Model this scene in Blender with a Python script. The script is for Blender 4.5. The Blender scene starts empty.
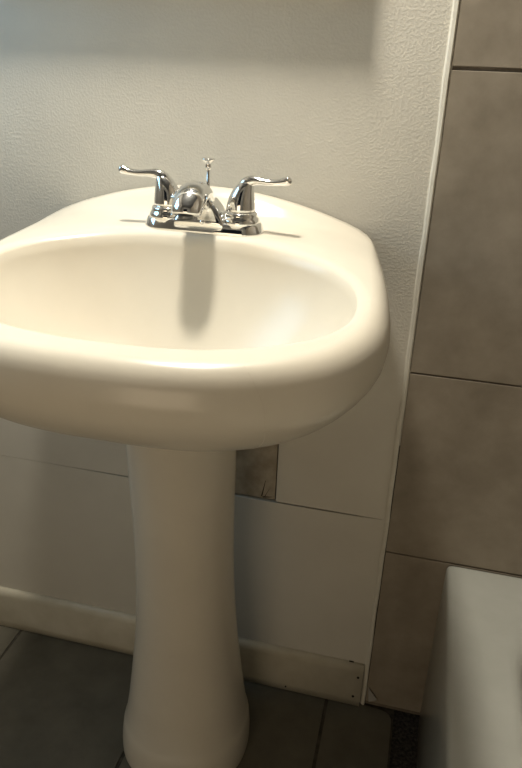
import bpy, bmesh, math, random
from mathutils import Vector, Matrix
random.seed(4)
C = bpy.context.scene.collection
SX = -0.335                      # sink centre line

# ---------------------------------------------------------------- materials
def mat(name, col, rough=.5, metal=0., coat=0., spec=.5):
    m = bpy.data.materials.new(name); m.use_nodes = True
    b = m.node_tree.nodes['Principled BSDF']
    b.inputs['Base Color'].default_value = (*col, 1)
    b.inputs['Roughness'].default_value = rough
    b.inputs['Metallic'].default_value = metal
    b.inputs['Coat Weight'].default_value = coat
    b.inputs['Coat Roughness'].default_value = .06
    b.inputs['Specular IOR Level'].default_value = spec
    return m
def nd(m, typ, **kw):
    n = m.node_tree.nodes.new(typ)
    for k, v in kw.items(): setattr(n, k, v)
    return n
def ln(m, a, b): m.node_tree.links.new(a, b)
def mottle(m, c1, c2, scale, detail=6, lo=.35, hi=.65, bump=0., bscale=None, bdist=.001, rough=.6):
    """two-tone noise colour and fine bump, in object coordinates"""
    b = m.node_tree.nodes['Principled BSDF']
    tc = nd(m, 'ShaderNodeTexCoord')
    n = nd(m, 'ShaderNodeTexNoise'); n.inputs['Scale'].default_value = scale; n.inputs['Detail'].default_value = detail
    n.inputs['Roughness'].default_value = rough
    ln(m, tc.outputs['Object'], n.inputs['Vector'])
    r = nd(m, 'ShaderNodeValToRGB'); r.color_ramp.elements[0].position = lo; r.color_ramp.elements[1].position = hi
    r.color_ramp.elements[0].color = (*c1, 1); r.color_ramp.elements[1].color = (*c2, 1)
    ln(m, n.outputs['Fac'], r.inputs['Fac']); ln(m, r.outputs['Color'], b.inputs['Base Color'])
    if bump:
        n2 = nd(m, 'ShaderNodeTexNoise'); n2.inputs['Scale'].default_value = bscale; n2.inputs['Detail'].default_value = 3
        ln(m, tc.outputs['Object'], n2.inputs['Vector'])
        bp = nd(m, 'ShaderNodeBump'); bp.inputs['Strength'].default_value = bump; bp.inputs['Distance'].default_value = bdist
        ln(m, n2.outputs['Fac'], bp.inputs['Height']); ln(m, bp.outputs['Normal'], b.inputs['Normal'])
    return m

PORC = mat('cream_porcelain', (.81, .755, .655), .23, 0, .0)
mottle(PORC, (.655, .608, .518), (.68, .632, .54), 9)
CHROME = mat('chrome', (.80, .80, .79), .07, 1.)
DARK = mat('dark_gap', (.018, .015, .011), .9)
TRIM = mottle(mat('trim_paint', (.6, .58, .5), .45), (.58, .56, .49), (.64, .62, .55), 30, bump=.2, bscale=120)
BASEP = mottle(mat('baseboard_paint', (.56, .52, .42), .4), (.53, .49, .39), (.62, .58, .48), 14, bump=.15, bscale=90)
PATCH = mottle(mat('bare_brown_board', (.3, .23, .15), .8), (.30, .25, .18), (.48, .41, .31), 26, bump=.4, bscale=150)
TILE = mottle(mat('brown_stone_tile', (.2, .17, .13), .45), (.215, .184, .142), (.325, .282, .225), 13, 8, .3, .72, .25, 90, .0006)
FLOORT = mottle(mat('floor_tile', (.2, .18, .13), .5), (.080, .073, .052), (.135, .122, .092), 11, 8, .3, .7, .25, 120, .0006)
GROUT = mottle(mat('grout', (.09, .075, .06), .9), (.12, .10, .078), (.19, .16, .125), 60)
FGROUT = mottle(mat('floor_grout', (.05, .045, .035), .9), (.03, .026, .02), (.075, .065, .05), 60)
SUBF = mottle(mat('bare_subfloor', (.03, .027, .025), .95), (.008, .008, .008), (.07, .062, .055), 160, 8, .4, .7, .8, 200, .003)
TUBM = mottle(mat('tub_enamel', (.5, .485, .44), .3, 0, .2), (.39, .395, .36), (.415, .42, .385), 20)
CEIL = mat('ceiling_paint', (.10, .10, .10), .8)  # ceiling tone darkened to cut bounced light on the upper wall
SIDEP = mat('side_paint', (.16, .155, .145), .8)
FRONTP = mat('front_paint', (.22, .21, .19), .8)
MIRR = mat('mirror_glass', (.85, .86, .86), .02, 1.)
SCRAP = mat('caulk_scrap', (.33, .32, .30), .5)
CRACK = mat('hairline', (.60, .55, .46), .5)

# painted wall with an orange-peel spray texture that dies out on the boards lower down
PAINT = mat('orange_peel_paint', (.62, .60, .54), .55)
def paint_nodes(m):
    b = m.node_tree.nodes['Principled BSDF']
    tc = nd(m, 'ShaderNodeTexCoord')
    n = nd(m, 'ShaderNodeTexNoise'); n.inputs['Scale'].default_value = 270; n.inputs['Detail'].default_value = 1.
    ln(m, tc.outputs['Object'], n.inputs['Vector'])
    rr = nd(m, 'ShaderNodeValToRGB'); rr.color_ramp.elements[0].position = .42; rr.color_ramp.elements[1].position = .66
    ln(m, n.outputs['Fac'], rr.inputs['Fac'])
    sep = nd(m, 'ShaderNodeSeparateXYZ'); ln(m, tc.outputs['Object'], sep.inputs['Vector'])
    mr = nd(m, 'ShaderNodeMapRange'); mr.inputs['From Min'].default_value = .52; mr.inputs['From Max'].default_value = .72
    mr.inputs['To Min'].default_value = .03; mr.inputs['To Max'].default_value = .12
    ln(m, sep.outputs['Z'], mr.inputs['Value'])
    bp = nd(m, 'ShaderNodeBump'); bp.inputs['Distance'].default_value = .0022
    ln(m, mr.outputs['Result'], bp.inputs['Strength']); ln(m, rr.outputs['Color'], bp.inputs['Height'])
    ln(m, bp.outputs['Normal'], b.inputs['Normal'])
    n2 = nd(m, 'ShaderNodeTexNoise'); n2.inputs['Scale'].default_value = 7; n2.inputs['Detail'].default_value = 6
    ln(m, tc.outputs['Object'], n2.inputs['Vector'])
    r = nd(m, 'ShaderNodeValToRGB'); r.color_ramp.elements[0].position = .3; r.color_ramp.elements[1].position = .7
    r.color_ramp.elements[0].color = (.565, .54, .48, 1); r.color_ramp.elements[1].color = (.615, .59, .525, 1)
    ln(m, n2.outputs['Fac'], r.inputs['Fac']); ln(m, r.outputs['Color'], b.inputs['Base Color'])
paint_nodes(PAINT)

# ---------------------------------------------------------------- mesh helpers
def link(name, bm, mats, parent=None, smooth=True, bevel=0., angle=None, sub=0):
    me = bpy.data.meshes.new(name)
    bmesh.ops.recalc_face_normals(bm, faces=bm.faces[:])
    bm.to_mesh(me); bm.free()
    for m in (mats if isinstance(mats, (list, tuple)) else [mats]): me.materials.append(m)
    o = bpy.data.objects.new(name, me); C.objects.link(o)
    if smooth:
        for p in me.polygons: p.use_smooth = True
    if bevel:
        md = o.modifiers.new('bevel', 'BEVEL'); md.width = bevel; md.segments = 3; md.limit_method = 'ANGLE'
        md.angle_limit = math.radians(40)
    if sub:
        md = o.modifiers.new('sub', 'SUBSURF'); md.levels = sub; md.render_levels = sub
    if parent: o.parent = parent
    return o
def box(bm, x0, x1, y0, y1, z0, z1, mi=0):
    v = [bm.verts.new(p) for p in [(x0,y0,z0),(x1,y0,z0),(x1,y1,z0),(x0,y1,z0),(x0,y0,z1),(x1,y0,z1),(x1,y1,z1),(x0,y1,z1)]]
    for f in [(0,3,2,1),(4,5,6,7),(0,1,5,4),(1,2,6,5),(2,3,7,6),(3,0,4,7)]:
        bm.faces.new([v[i] for i in f]).material_index = mi
def loft(bm, rings, cap0=True, cap1=True, mi=0):
    vs = [[bm.verts.new(p) for p in r] for r in rings]
    n = len(vs[0])
    for a, b in zip(vs, vs[1:]):
        for i in range(n):
            bm.faces.new([a[i], a[(i+1) % n], b[(i+1) % n], b[i]]).material_index = mi
    if cap0: bm.faces.new(vs[0][::-1]).material_index = mi
    if cap1: bm.faces.new(vs[-1]).material_index = mi
def circle(cx, cy, z, rx, ry=None, n=32, p=2.):
    ry = ry or rx; out = []
    for i in range(n):
        a = 2*math.pi*i/n; c, s = math.cos(a), math.sin(a)
        out.append((cx+rx*math.copysign(abs(c)**(2/p), c), cy+ry*math.copysign(abs(s)**(2/p), s), z))
    return out
def catmull(P, sub=8, closed=False):
    P = [Vector(p) for p in P]; n = len(P); out = []
    rng = range(n) if closed else range(n-1)
    for i in rng:
        p1, p2 = P[i], P[(i+1) % n]
        p0 = P[i-1] if (closed or i > 0) else p1*2-p2
        p3 = P[(i+2) % n] if (closed or i < n-2) else p2*2-p1
        for k in range(sub):
            t = k/sub
            out.append(.5*((2*p1)+(p2-p0)*t+(2*p0-5*p1+4*p2-p3)*t*t+(3*p1-p0-3*p2+p3)*t**3))
    if not closed: out.append(P[-1])
    return out
def sweep(bm, path, radii, n=20, side=Vector((1,0,0)), cap=True):
    """elliptic rings (ru along side, rv across) carried along a path; (ru, rv) given per control point"""
    pts = catmull(path, 6); R = catmull([(a, b, 0) for a, b in radii], 6); rings = []
    for i, p in enumerate(pts):
        t = (pts[min(i+1, len(pts)-1)]-pts[max(i-1, 0)]).normalized()
        s = (side-t*side.dot(t)).normalized(); u = t.cross(s)
        rings.append([p+s*(R[i][0]*math.cos(2*math.pi*k/n))+u*(R[i][1]*math.sin(2*math.pi*k/n)) for k in range(n)])
    loft(bm, rings, cap, cap)
def tag(o, label=None, cat=None, group=None, kind=None):
    if label: o['label'] = label
    if cat: o['category'] = cat
    if group: o['group'] = group
    if kind: o['kind'] = kind
    return o
def struct(name, bm, mats, label, cat, parent=None, **kw):
    o = link(name, bm, mats, parent, **kw)
    if not parent: tag(o, label, cat, kind='structure')
    return o
def thing(name, loc, label, cat):
    o = bpy.data.objects.new(name, None); o.empty_display_size = .05; C.objects.link(o); o.location = loc
    return tag(o, label, cat)
def recenter(o, loc):
    """children are modelled in world space; put them under an empty standing at loc"""
    o.matrix_parent_inverse = Matrix.Translation(-Vector(loc))

# ---------------------------------------------------------------- the room
XL, XR, YF, ZC = -1.15, .875, -1.95, 2.4
# back wall: boards with narrow open joints in front of a dark backing
Z1, Z2 = .4443, .4477
bm = bmesh.new()
def quad(bm, x0, x1, z0, z1, y=0., mi=0, zr0=None, zr1=None):
    """wall piece with a thickness towards the joint behind it"""
    z0r = z0 if zr0 is None else zr0; z1r = z1 if zr1 is None else zr1
    f = [(x0,y,z0),(x1,y,z0r),(x1,y,z1r),(x0,y,z1)]
    a = [bm.verts.new(p) for p in f]; b = [bm.verts.new((p[0], .012, p[2])) for p in f]
    bm.faces.new(a).material_index = mi
    for i in range(4): bm.faces.new([a[i], b[i], b[(i+1) % 4], a[(i+1) % 4]]).material_index = mi
    bm.faces.new(b[::-1]).material_index = mi
VX = -.2055
quad(bm, XL, -.62, 0, .4456, 0, 0); quad(bm, -.62, -.47, 0, .4456, 0, 0, 0, Z1); quad(bm, -.47, -.30, 0, Z1, 0, 0)
quad(bm, -.30, -.11, 0, Z1, 0, 0); quad(bm, -.11, -.06, 0, Z1, 0, 0, 0, Z1+.0008); quad(bm, -.06, -.0, 0, Z1+.0008, 0, 0, 0, Z2-.0008)
quad(bm, XL, -.62, .4464, .60, 0, 0); quad(bm, -.62, -.47, .4464, .60, 0, 0, Z2); quad(bm, -.47, -.312, Z2, .60, 0, 0)
quad(bm, -.3116, VX-.0016, Z2+.0012, .60, .003, 2)
quad(bm, VX+.001, -.11, Z2, .60, 0, 0); quad(bm, -.11, -.0, Z2, .60, 0, 0, Z2-.0006)
quad(bm, XL, .004, .60, ZC, 0, 0)
v = [bm.verts.new(p) for p in [(XL,.013,0),(.004,.013,0),(.004,.013,ZC),(XL,.013,ZC)]]; bm.faces.new(v).material_index = 1
struct('wall_back', bm, [PAINT, DARK, PATCH], 'off-white textured wall behind the pedestal sink, seamed boards low down', 'wall', smooth=False)

# tile field over the tub end, same wall line, slightly proud
bm = bmesh.new()
TZ = [(0.012, .3815), (.3845, .7335), (.7365, 1.176), (1.181, 1.62), (1.623, 2.07), (2.073, ZC)]
TX = [(.0035, .430), (.433, .862)]
for z0, z1 in TZ:
    for x0, x1 in TX: box(bm, x0, x1, -.004, .006, z0, z1, 0)
box(bm, .0035, XR, .0, .006, 0, ZC, 1)
struct('wall_tub', bm, [TILE, GROUT], 'brown stone tile wall at the head of the bathtub', 'tile wall', smooth=False, bevel=.0008)
bm = bmesh.new()                                              # long tiled wall beside the tub
for z0, z1 in TZ:
    for k in range(5): box(bm, XR-.004, XR+.006, -.02-.43*(k+1)+.003, -.02-.43*k if k else -.006, z0, z1, 0)
box(bm, XR, XR+.02, YF, .006, 0, ZC, 1)
struct('wall_right', bm, [TILE, GROUT], 'brown tile wall along the far long side of the bathtub', 'tile wall', smooth=False)
bm = bmesh.new(); box(bm, XL-.02, XL, YF, 0, 0, ZC); struct('wall_left', bm, SIDEP, 'plain painted wall left of the sink', 'wall', smooth=False)
bm = bmesh.new()
box(bm, XL, -.75, YF-.06, YF, 0, ZC); box(bm, .05, XR, YF-.06, YF, 0, ZC); box(bm, -.75, .05, YF-.06, YF, 2.03, ZC)
struct('wall_front', bm, FRONTP, 'painted wall with an open doorway opposite the sink', 'wall', smooth=False)
bm = bmesh.new(); box(bm, XL-.02, XR+.02, YF-.06, .013, ZC, ZC+.03); struct('ceiling', bm, CEIL, 'flat dark grey ceiling above the bathroom', 'ceiling', smooth=False)

# floor: 34.5 cm tiles on a grout bed; the strip next to the tub was left bare
bm = bmesh.new()
g = .0035
xs = [-1.15, -.768, -.42, -.0735, .062]
ys = [-.004, -.352, -.70, -1.048, -1.396, -1.744, -1.95]
def tile_poly(bm, pts, z0, z1):
    a = [bm.verts.new((x, y, z1)) for x, y in pts]; b = [bm.verts.new((x, y, z0)) for x, y in pts]
    bm.faces.new(a); bm.faces.new(b[::-1])
    for i in range(len(pts)): bm.faces.new([a[i], b[i], b[(i+1) % len(pts)], a[(i+1) % len(pts)]])
for i in range(4):
    for j in range(6):
        x0, x1 = xs[i]+g, xs[i+1]-g; y1, y0 = ys[j]-(g if j else 0), ys[j+1]+g
        pts = [(x0,y0),(x1,y0),(x1,y1),(x0,y1)]
        if i == 3 and j == 0:
            pts = [(x0,y0),(x1,y0)] + [(x1-.022+.022*math.cos(a), y1-.026+.022*math.sin(a)) for a in [0,.3,.7,1.1,1.45]] + [(.012, y1-.001), (x0, y1)]
        if i == 0: pts = [(x0,y0),(x1+.02*(abs(y0)-.06),y0),(x1,y1),(x0,y1)] if j == 0 else pts
        tile_poly(bm, pts, -.012, 0)
for f in bm.faces: f.material_index = 0
box(bm, -1.15, .0625, YF, .012, -.02, -.0022, 1)
box(bm, .0625, XR, YF, .012, -.02, -.006, 2)
struct('floor', bm, [FLOORT, FGROUT, SUBF], 'dark beige floor tiles around the pedestal with a bare strip by the tub', 'floor', smooth=False)

bm = bmesh.new()
for (x0, z0), (x1, z1), w_ in [((-.232,.452),(-.226,.486),.0012), ((-.230,.4505),(-.212,.4535),.0012), ((-.226,.4525),(-.218,.470),.0006)]:
    d = Vector((x1-x0, 0, z1-z0)).normalized(); nrm = Vector((d.z, 0, -d.x))*w_
    q = [Vector((x0,.0026,z0))-nrm, Vector((x1,.0026,z1))-nrm*.3, Vector((x1,.0026,z1))+nrm*.3, Vector((x0,.0026,z0))+nrm]
    a = [bm.verts.new(v) for v in q]; b = [bm.verts.new(v+Vector((0,.001,0))) for v in q]
    bm.faces.new(a); bm.faces.new(b[::-1])
    for i in range(4): bm.faces.new([a[i], b[i], b[(i+1) % 4], a[(i+1) % 4]])
link('scratch', bm, DARK, bpy.data.objects['wall_back'], smooth=False)['label'] = 'dark gouge in the bare brown board'
# baseboard, flat with an eased top edge, stops at the corner bead
bm = bmesh.new()
prof = [(0,.002),(-.013,.002),(-.0135,.02),(-.013,.088),(-.0115,.097),(-.007,.1025),(-.002,.104),(0,.104)]
a = [bm.verts.new((XL, y, z)) for y, z in prof]; b = [bm.verts.new((-.0075, y, z)) for y, z in prof]
for i in range(len(prof)): bm.faces.new([a[i], a[(i+1) % 8], b[(i+1) % 8], b[i]])
bm.faces.new(a); bm.faces.new(b[::-1])
bb = struct('baseboard_back', bm, BASEP, 'cream painted baseboard along the foot of the back wall', 'baseboard', bevel=.0)
for x, z, r in [(-.0165, .0785, .0024), (-.022, .0265, .0027), (-.16, .012, .0018)]:
    bm = bmesh.new(); loft(bm, [circle(x, 0, z, r, r, 10), circle(x, 0, z, r, r, 10)])
    bm.free(); bm = bmesh.new()
    loft(bm, [[(x+r*math.cos(t), y, z+r*1.1*math.sin(t)) for t in [k*math.pi/5 for k in range(10)]] for y in (-.0142, -.0125)])
    h = link('nail_hole', bm, DARK, bb); h['label'] = 'dark nail hole'
bm = bmesh.new(); box(bm, -.038, -.029, -.0025, -.0008, .1035, .1058); link('paint_chip', bm, DARK, bb, smooth=False)['label'] = 'dark chipped spot'

# white corner bead / caulk edge between paint and tile: a slightly uneven strip
bm = bmesh.new()
rings = []
for k in range(61):
    z = ZC*k/60; w = .0007*math.sin(k*1.9)+.0006*math.sin(k*.77)
    rings.append([(-.0065+w, .002, z), (-.006+w, -.0025, z), (-.004+w, -.0045, z), (.0005, -.0055, z), (.0022+w*.6, -.0045, z), (.0024, .002, z)])
loft(bm, rings)
struct('trim_1', bm, TRIM, 'thin white vertical bead between painted wall and brown tile', 'trim', smooth=False)

# ---------------------------------------------------------------- pedestal sink
ROOT = Vector((SX, -.17, 0))
sink = thing('pedestal_sink', ROOT, 'cream porcelain pedestal sink standing against the textured wall', 'sink')
OUT = [(0,0),(.10,0),(.19,0),(.232,-.001),(.254,-.014),(.267,-.06),(.273,-.14),(.275,-.235),(.272,-.33),(.262,-.40),(.243,-.455),
       (.212,-.503),(.170,-.537),(.118,-.561),(.060,-.572),(0,-.574)]
BOWL = [(0,-.135),(.08,-.140),(.15,-.165),(.20,-.205),(.227,-.26),(.232,-.33),(.220,-.395),(.192,-.443),(.145,-.483),(.08,-.509),(0,-.517)]
SKEW = .12                       # the basin sits a little askew: its front swings to the right
def closed(P): return [(x, y, 0) for x, y in P] + [(-x, y, 0) for x, y in P[-2:0:-1]]
CEN = Vector((0, -.315, 0)); NT = 144
def radial(P, cen=CEN):
    pts = catmull(closed(P), 10, True); out = []
    for k in range(NT):
        a = 2*math.pi*k/NT; d = Vector((math.cos(a), math.sin(a), 0)); best = 0
        for i in range(len(pts)):
            p, q = pts[i]-cen, pts[(i+1) % len(pts)]-cen
            e = q-p; den = d.x*e.y-d.y*e.x
            if abs(den) < 1e-12: continue
            t = (p.x*e.y-p.y*e.x)/den; s = (p.x*d.y-p.y*d.x)/den
            if -1e-6 <= s <= 1+1e-6 and t > best: best = t
        out.append(best)
    return out
RO, RB = radial(OUT), radial(BOWL)
Z0 = .940
GT = [(0,1),(.010,1),(.020,.90),(.032,.60),(.045,.38),(.07,.30),(.125,.255),(.15,.16),(.19,.05),(.25,0),(1,0)]
def gy(y):
    y = max(-y, 0)
    for (a, ga), (b, gb) in zip(GT, GT[1:]):
        if a <= y <= b:
            t = (y-a)/(b-a); return ga+(gb-ga)*t
    return 0
def arch(u): return .062*max(0, 1-(u/.275)**2)
def ztop(u, y):
    k = min(1, abs(u)/.26)**2
    return Z0 + arch(u)*(gy(y)*(1-k)+k*math.exp(y/.14))
def dirk(k): a = 2*math.pi*k/NT; return Vector((math.cos(a), math.sin(a), 0))
def wall_w(k):                                     # 1 away from the wall, 0 on the flat back
    p = CEN+dirk(k)*RO[k]; t = min(1, max(0, (-p.y+.002)/.10)); return t*t*(3-2*t)
def ring_out(inset, z, top=False, backmin=.12):
    r = []
    for k in range(NT):
        w = backmin+(1-backmin)*wall_w(k)
        p = CEN+dirk(k)*(RO[k]-inset*w)
        p.y = min(p.y, -.0015)
        r.append((p.x+SX, p.y, (ztop(p.x, p.y)+z) if top else z))
    return r
def neck(z, rx, ry, cy): return [(SX-.007+rx*math.cos(2*math.pi*k/NT), cy+ry*math.sin(2*math.pi*k/NT), z) for k in range(NT)]
def mixr(a, b, t): return [tuple(Vector(p).lerp(Vector(q), t)) for p, q in zip(a, b)]
rings = []
n0 = neck(.715, .075, .085, -.175); u0 = ring_out(.085, .8195, backmin=.0)
rings += [n0, neck(.745, .085, .10, -.185)]
for t, z in [(.25,.757),(.5,.775),(.75,.796)]:
    m = mixr(n0, u0, t); rings.append([(x, y, z) for x, y, _ in m])
rings += [u0] + [ring_out(a, z, backmin=0) for a, z in [(.060,.8325),(.043,.8425),(.030,.852),(.020,.8615),(.012,.871),(.006,.880),(.002,.889)]]
for ins, dz in [(0,-.038),(.0007,-.029),(.0025,-.020),(.0062,-.0115),(.0115,-.0052),(.0175,-.0016),(.0245,0)]: rings.append(ring_out(ins, dz, True, .3))
crest = rings[-1]
def bowl_pt(k, s): return Vector((0,-.315,0))+dirk(k)*(RB[k]*s)
NF = 14
for j in range(1, NF+1):
    f = j/NF; r = []
    for k in range(NT):
        c = Vector(crest[k]); e = bowl_pt(k, 1); e.x += SX
        p = Vector((c.x+(e.x-c.x)*f, c.y+(e.y-c.y)*f, 0))
        L = math.hypot(e.x-c.x, e.y-c.y); roll = min(L, .016)/L      # the lip rolls over its last centimetre and a half
        q = max(0, (f-(1-roll))/roll)
        r.append((p.x, p.y, ztop(p.x-SX, p.y)-.0095*(1-math.sqrt(max(0, 1-(q*.96)**2)))))
    rings.append(r)
edge = rings[-1]
for s, dz in [(.99,-.013),(.97,-.028),(.935,-.046),(.88,-.067),(.80,-.090),(.70,-.112),(.57,-.134),(.44,-.150),(.31,-.160),(.18,-.166),(.085,-.169),(.075,-.178)]:
    r = []
    for k in range(NT):
        p = bowl_pt(k, s); w = max(0, (s-.6)/.4)
        cen = Vector((0, -.315, 0))
        if s < .5:                                   # towards the round drain
            rr = RB[k]*s*(s/.5)+.27*s*(1-s/.5); p = cen+dirk(k)*rr
        r.append((p.x+SX, p.y, (edge[k][2]*w+(Z0-.009)*(1-w))+dz))
    rings.append(r)
bm = bmesh.new(); loft(bm, [[(x-SKEW*y, y, z) for x, y, z in r] for r in rings], True, True)
basin = link('basin', bm, PORC, sink); recenter(basin, ROOT)
bm = bmesh.new()
loft(bm, [circle(SX+.315*SKEW, -.315, .7605, .021, n=32), circle(SX+.315*SKEW, -.315, .7638, .0215, n=32), circle(SX+.315*SKEW, -.315, .7645, .019, n=32), circle(SX+.315*SKEW, -.315, .763, .016, n=32), circle(SX+.315*SKEW, -.315, .7655, .014, n=32), circle(SX+.315*SKEW, -.315, .766, .004, n=32)])
dr = link('drain', bm, CHROME, sink); recenter(dr, ROOT); dr['label'] = 'chrome drain ring and stopper'

# fine hairline crack running down the front of the basin
skewed = [[(x-SKEW*y, y, z) for x, y, z in r] for r in rings]
lo = next(i for i, r in enumerate(rings) if r is crest)
path = []
seq = list(range(lo+1, lo-16, -1))
for n, i in enumerate(seq):
    kf = 120.3+3.6*n/len(seq)+.06*math.sin(n*1.3); k = int(kf)
    p = Vector(skewed[i][k]).lerp(Vector(skewed[i][k+1]), kf-k)
    q = Vector(skewed[i][k+1])-Vector(skewed[i][k-1]); e = Vector(skewed[max(i-1,0)][k])-Vector(skewed[i+1][k])
    nn = q.cross(e).normalized()
    if nn.y > 0 and nn.z < .5: nn = -nn
    if nn.z < -.6: nn = -nn
    if (p-Vector((SX, -.3, .86))).dot(nn) < 0: nn = -nn
    path.append((p+nn*.00018, q.normalized()))
bm = bmesh.new()
L_ = [bm.verts.new(p-q*.00028) for p, q in path]; R__ = [bm.verts.new(p+q*.00028) for p, q in path]
for i in range(len(path)-1): bm.faces.new([L_[i], R__[i], R__[i+1], L_[i+1]])
ck = link('hairline_crack', bm, CRACK, sink, smooth=False); recenter(ck, ROOT); ck['label'] = 'faint brown hairline crack'

PX = SX+.0145
PED = [  # z, half width, half depth, centre y
 (0.0,.1085,.112,-.166),(.006,.110,.1135,-.166),(.03,.1095,.1135,-.166),(.052,.1075,.1115,-.166),(.066,.1055,.109,-.166),(.080,.1015,.105,-.166),
 (.11,.0965,.100,-.166),(.15,.091,.096,-.167),(.20,.0845,.091,-.169),(.27,.0775,.087,-.171),(.34,.0725,.085,-.173),(.42,.0695,.084,-.175),
 (.50,.0690,.085,-.177),(.58,.0700,.087,-.180),(.66,.0715,.089,-.183),(.74,.0735,.091,-.186),(.80,.075,.092,-.188)]
zs = catmull([(z, a, 0) for z, a, b, c in PED], 3); bs = catmull([(b, c, 0) for z, a, b, c in PED], 3)
bm = bmesh.new()
loft(bm, [circle(PX+.003*min(1, zs[i].x/.3), bs[i].y, zs[i].x, zs[i].y*1.07+.004*min(1, zs[i].x/.2), bs[i].x*1.03, 64, 2.2) for i in range(len(zs))])
ped = link('pedestal', bm, PORC, sink); recenter(ped, ROOT)

# ---------------------------------------------------------------- faucet
FX, FY, FZ = -.3125, -.097, .9562
FR = Vector((FX, FY, FZ))
fa = thing('faucet', FR, 'two-handle chrome faucet on the back deck of the sink', 'faucet'); fa.scale = (1.06, 1.06, 1.06)
def fpart(name, bm, m=CHROME, parent=fa, **kw):
    o = link(name, bm, m, parent, **kw); return o
def stadium(z, hw, hd, n=12, cy=0.):
    r = []
    for k in range(n+1): a = -math.pi/2+math.pi*k/n; r.append((hw-hd+hd*math.cos(a), cy+hd*math.sin(a), z))
    for k in range(n+1): a = math.pi/2+math.pi*k/n; r.append((-hw+hd+hd*math.cos(a), cy+hd*math.sin(a), z))
    return r
bm = bmesh.new()
loft(bm, [stadium(-.003,.0835,.0285), stadium(.001,.0835,.0285), stadium(.0035,.0828,.0278), stadium(.010,.0805,.0255), stadium(.0125,.079,.024), stadium(.0135,.077,.022)])
# sloped centre block rising towards the spout
def rrect(z, hw, y0, y1, p=6, n=32):
    return circle(0, (y0+y1)/2, z, hw, abs(y1-y0)/2, n, p)
loft(bm, [rrect(.004,.040,-.0280,.024,9), rrect(.014,.035,-.0262,.022,9), rrect(.024,.0285,-.0235,.019,8), rrect(.033,.0225,-.020,.015,6), rrect(.041,.0165,-.015,.010,4)])
fpart('base_plate', bm)
# escutcheon rings under the handles are part of each handle
def handle(sx):
    h = sx*.051
    bm = bmesh.new()
    prof = [(.008,.0266),(.016,.0258),(.0195,.0240),(.0212,.0226),(.0230,.0230),(.0252,.0220),(.027,.0198)]
    loft(bm, [circle(h, 0, z, r, n=32) for z, r in prof])
    prof = [(.0265,.0198,0),(.031,.0195,0),(.038,.0186,.0002),(.045,.0170,.0010),(.052,.0148,.0024),(.058,.0126,.0042),(.0635,.0100,.0066),(.067,.0068,.009),(.0685,.003,.011)]
    loft(bm, [circle(h+sx*o, 0, z, r, r, 32) for z, r, o in prof])
    b = fpart('handle', bm)
    bm = bmesh.new()
    d = -.002
    pts = [(.000,.052),(.007,.0625),(.016,.0672),(.028,.0676),(.042,.0668),(.054,.0678),(.062,.0695),(.0675,.0708),(.071,.0715)]
    rad = [(.0088,.0092),(.0082,.0084),(.0074,.0066),(.0070,.0050),(.0064,.0042),(.0060,.0042),(.0060,.0054),(.0054,.0056),(.0018,.002)]
    sweep(bm, [(h+sx*a*.96, d*a/.07*3, z) for a, z in pts], rad, 20, Vector((0,1,0)))
    l = fpart('lever', bm, parent=b); return b
handle(1); handle(-1)
bm = bmesh.new()
sweep(bm, [(0,.002,.016),(0,-.001,.028),(0,-.011,.040),(0,-.026,.0495),(0,-.044,.0510),(0,-.060,.0450),(0,-.070,.0355),(0,-.0725,.0295)],
      [(.016,.013),(.0165,.0135),(.0178,.0140),(.0195,.0150),(.0208,.0155),(.0210,.0160),(.0196,.0155),(.0182,.0145)], 36)
sp = fpart('spout', bm)
bm = bmesh.new()
loft(bm, [circle(0, -.0725, .0255, .0098, n=24), circle(0, -.0725, .033, .0105, n=24)])
a_ = fpart('aerator', bm, mat('aerator_dark', (.10,.10,.10), .35, 1.), sp); a_['label'] = 'dark aerator opening'
bm = bmesh.new(); bmesh.ops.create_uvsphere(bm, u_segments=16, v_segments=10, radius=.0032)
bmesh.ops.translate(bm, verts=bm.verts, vec=(.006, -.0275, .0135)); fpart('screw_cap', bm)
bm = bmesh.new()
loft(bm, [circle(0, .017, z, .0024, n=14) for z in (.018, .050, .078)])
loft(bm, [circle(0, .017, .030, .0050, n=18), circle(0, .017, .041, .0048, n=18), circle(0, .017, .043, .003, n=18)])
rod = fpart('lift_rod', bm)
bm = bmesh.new()
loft(bm, [circle(0, .017, z, r, n=24) for z, r in [(.074,.0026),(.077,.0042),(.080,.0044),(.0825,.0032),(.085,.0055),(.0875,.0088),(.0888,.0092),(.0896,.0075),(.0900,.002)]])
fpart('knob', bm, parent=rod)

# ---------------------------------------------------------------- bathtub
bm = bmesh.new()
TX0, TX1, TY0, TY1, TZT = .1115, .868, -1.53, -.006, .3835
def rr(x0, x1, y0, y1, r, z, n=8):
    out = []
    for cx, cy, a0 in [(x1-r,y1-r,0),(x0+r,y1-r,1),(x0+r,y0+r,2),(x1-r,y0+r,3)]:
        for k in range(n+1):
            a = (a0+k/n)*math.pi/2; out.append((cx+r*math.cos(a), cy+r*math.sin(a), z))
    return out
e = .006
R_ = [rr(TX0,TX1,TY0,TY1,.008,.0), rr(TX0,TX1,TY0,TY1,.008,TZT-.008), rr(TX0+.0015,TX1-.0015,TY0+.0015,TY1-.0015,.008,TZT-.0035),
      rr(TX0+.004,TX1-.004,TY0+.004,TY1-.004,.008,TZT-.0008), rr(TX0+.009,TX1-.009,TY0+.009,TY1-.009,.009,TZT)]
def inn(d, z, r): return rr(TX0+.092+d, TX1-.075-d, TY0+.10+d, TY1-.115-d, r, z)
R_ += [inn(-.004, TZT, .09), inn(.004, TZT-.001, .10), inn(.012, TZT-.006, .10), inn(.018, TZT-.016, .11), inn(.030, TZT-.10, .12), inn(.05, .12, .13), inn(.075, .075, .14), inn(.12, .058, .14)]
loft(bm, R_)
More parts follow.
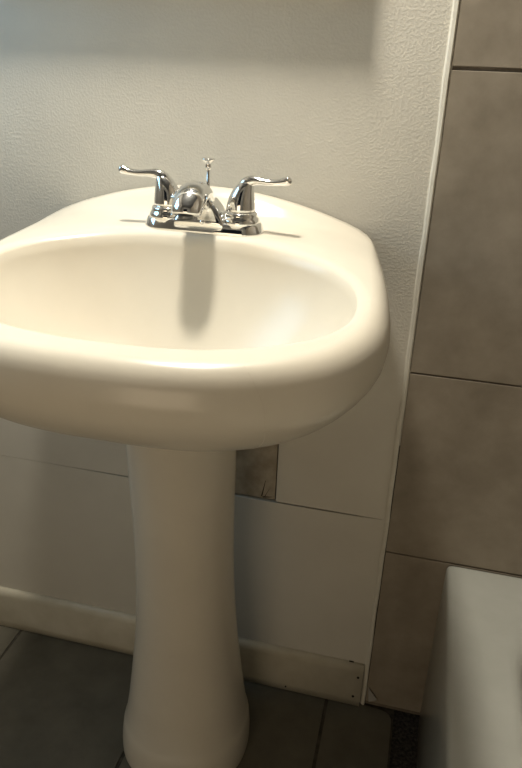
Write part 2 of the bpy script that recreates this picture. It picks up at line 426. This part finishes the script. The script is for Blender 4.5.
tag(link('bathtub', bm, TUBM), 'off-white bathtub with a flat rim beside the brown tile wall', 'bathtub')

# ---------------------------------------------------------------- small bits
bm = bmesh.new()
p = [(.010,-.020),(.036,-.016),(.030,-.030),(.014,-.034)]
a = [bm.verts.new((x, y, z)) for (x, y), z in zip([(.006,-.006),(.026,-.0075),(.010,-.011)], (.052,.026,.020))]
b = [bm.verts.new((v.co.x, v.co.y-.002, v.co.z)) for v in a]
bm.faces.new(a); bm.faces.new(b[::-1])
for i in range(3): bm.faces.new([a[i], a[(i+1) % 3], b[(i+1) % 3], b[i]])
tag(link('caulk_scrap', bm, SCRAP, smooth=False), 'small grey triangular scrap of caulk in the corner by the baseboard end', 'scrap')

# mirror above the sink (out of frame; its lower edge throws the shade on the wall) and the lamp over it
bm = bmesh.new(); MX0, MX1, MZ0, MZ1 = SX-.36, SX+.198, 1.268, 1.80
box(bm, MX0, MX1, -.0275, -.0005, MZ0, MZ1)
mi = tag(link('wall_mirror', bm, TRIM, smooth=False, bevel=.001), 'thin framed mirror on the wall above the sink', 'mirror')
bm = bmesh.new(); box(bm, MX0+.02, MX1-.02, -.0287, -.0265, MZ0+.02, MZ1-.02); link('mirror_glass', bm, MIRR, mi, smooth=False)

def light(name, typ, loc, power, col, **kw):
    l = bpy.data.lights.new(name, typ); l.energy = power; l.color = col
    for k, v in kw.items(): setattr(l, k, v)
    o = bpy.data.objects.new(name, l); C.objects.link(o); o.location = loc; return o
LX, LY, LZ = SX-.05, -.188, 1.96
lamp = light('vanity_lamp', 'POINT', (LX, LY, LZ), 60, (1., .93, .79), shadow_soft_size=.06)
left_fill = light('left_fill_light', 'AREA', (XL+.03, -.38, 1.46), 3.0, (.34, .70, 1.), shape='RECTANGLE', size=.5, size_y=.45)  # added cool fill for the upper wall; the left wall has no window
left_fill.rotation_euler = (math.radians(90), 0, math.radians(-90))
front_fill = light('front_fill_light', 'AREA', (-.35, YF+.02, .80), 4.6, (1., .80, .55), shape='RECTANGLE', size=.75, size_y=.9)  # added warm fill for the basin front and pedestal, not a real lamp
front_fill.rotation_euler = (math.radians(90), 0, 0)

w = bpy.data.worlds.new('world'); bpy.context.scene.world = w; w.use_nodes = True
w.node_tree.nodes['Background'].inputs[0].default_value = (.7, .8, 1, 1); w.node_tree.nodes['Background'].inputs[1].default_value = .01

# ---------------------------------------------------------------- camera
F = Vector((-.2044, .8897, -.40823)); U = Vector((-.131153, .388387, .912115)); Rr = Vector((.970062, .239977, .0373))
F.normalize(); Rr = (Rr-F*Rr.dot(F)).normalized(); U = Rr.cross(F)
cd = bpy.data.cameras.new('camera'); cam = bpy.data.objects.new('camera', cd); C.objects.link(cam)
M = Matrix((Rr, U, -F)).transposed().to_4x4(); M.translation = Vector((0, -1.05, 1.16029)); cam.matrix_world = M
cd.sensor_fit = 'VERTICAL'; cd.sensor_height = 24; cd.lens = 690/768*24; cd.clip_start = .01
sc = bpy.context.scene; sc.camera = cam
sc.view_settings.view_transform = 'Standard'; sc.view_settings.look = 'None'; sc.view_settings.exposure = 0; sc.view_settings.gamma = 1
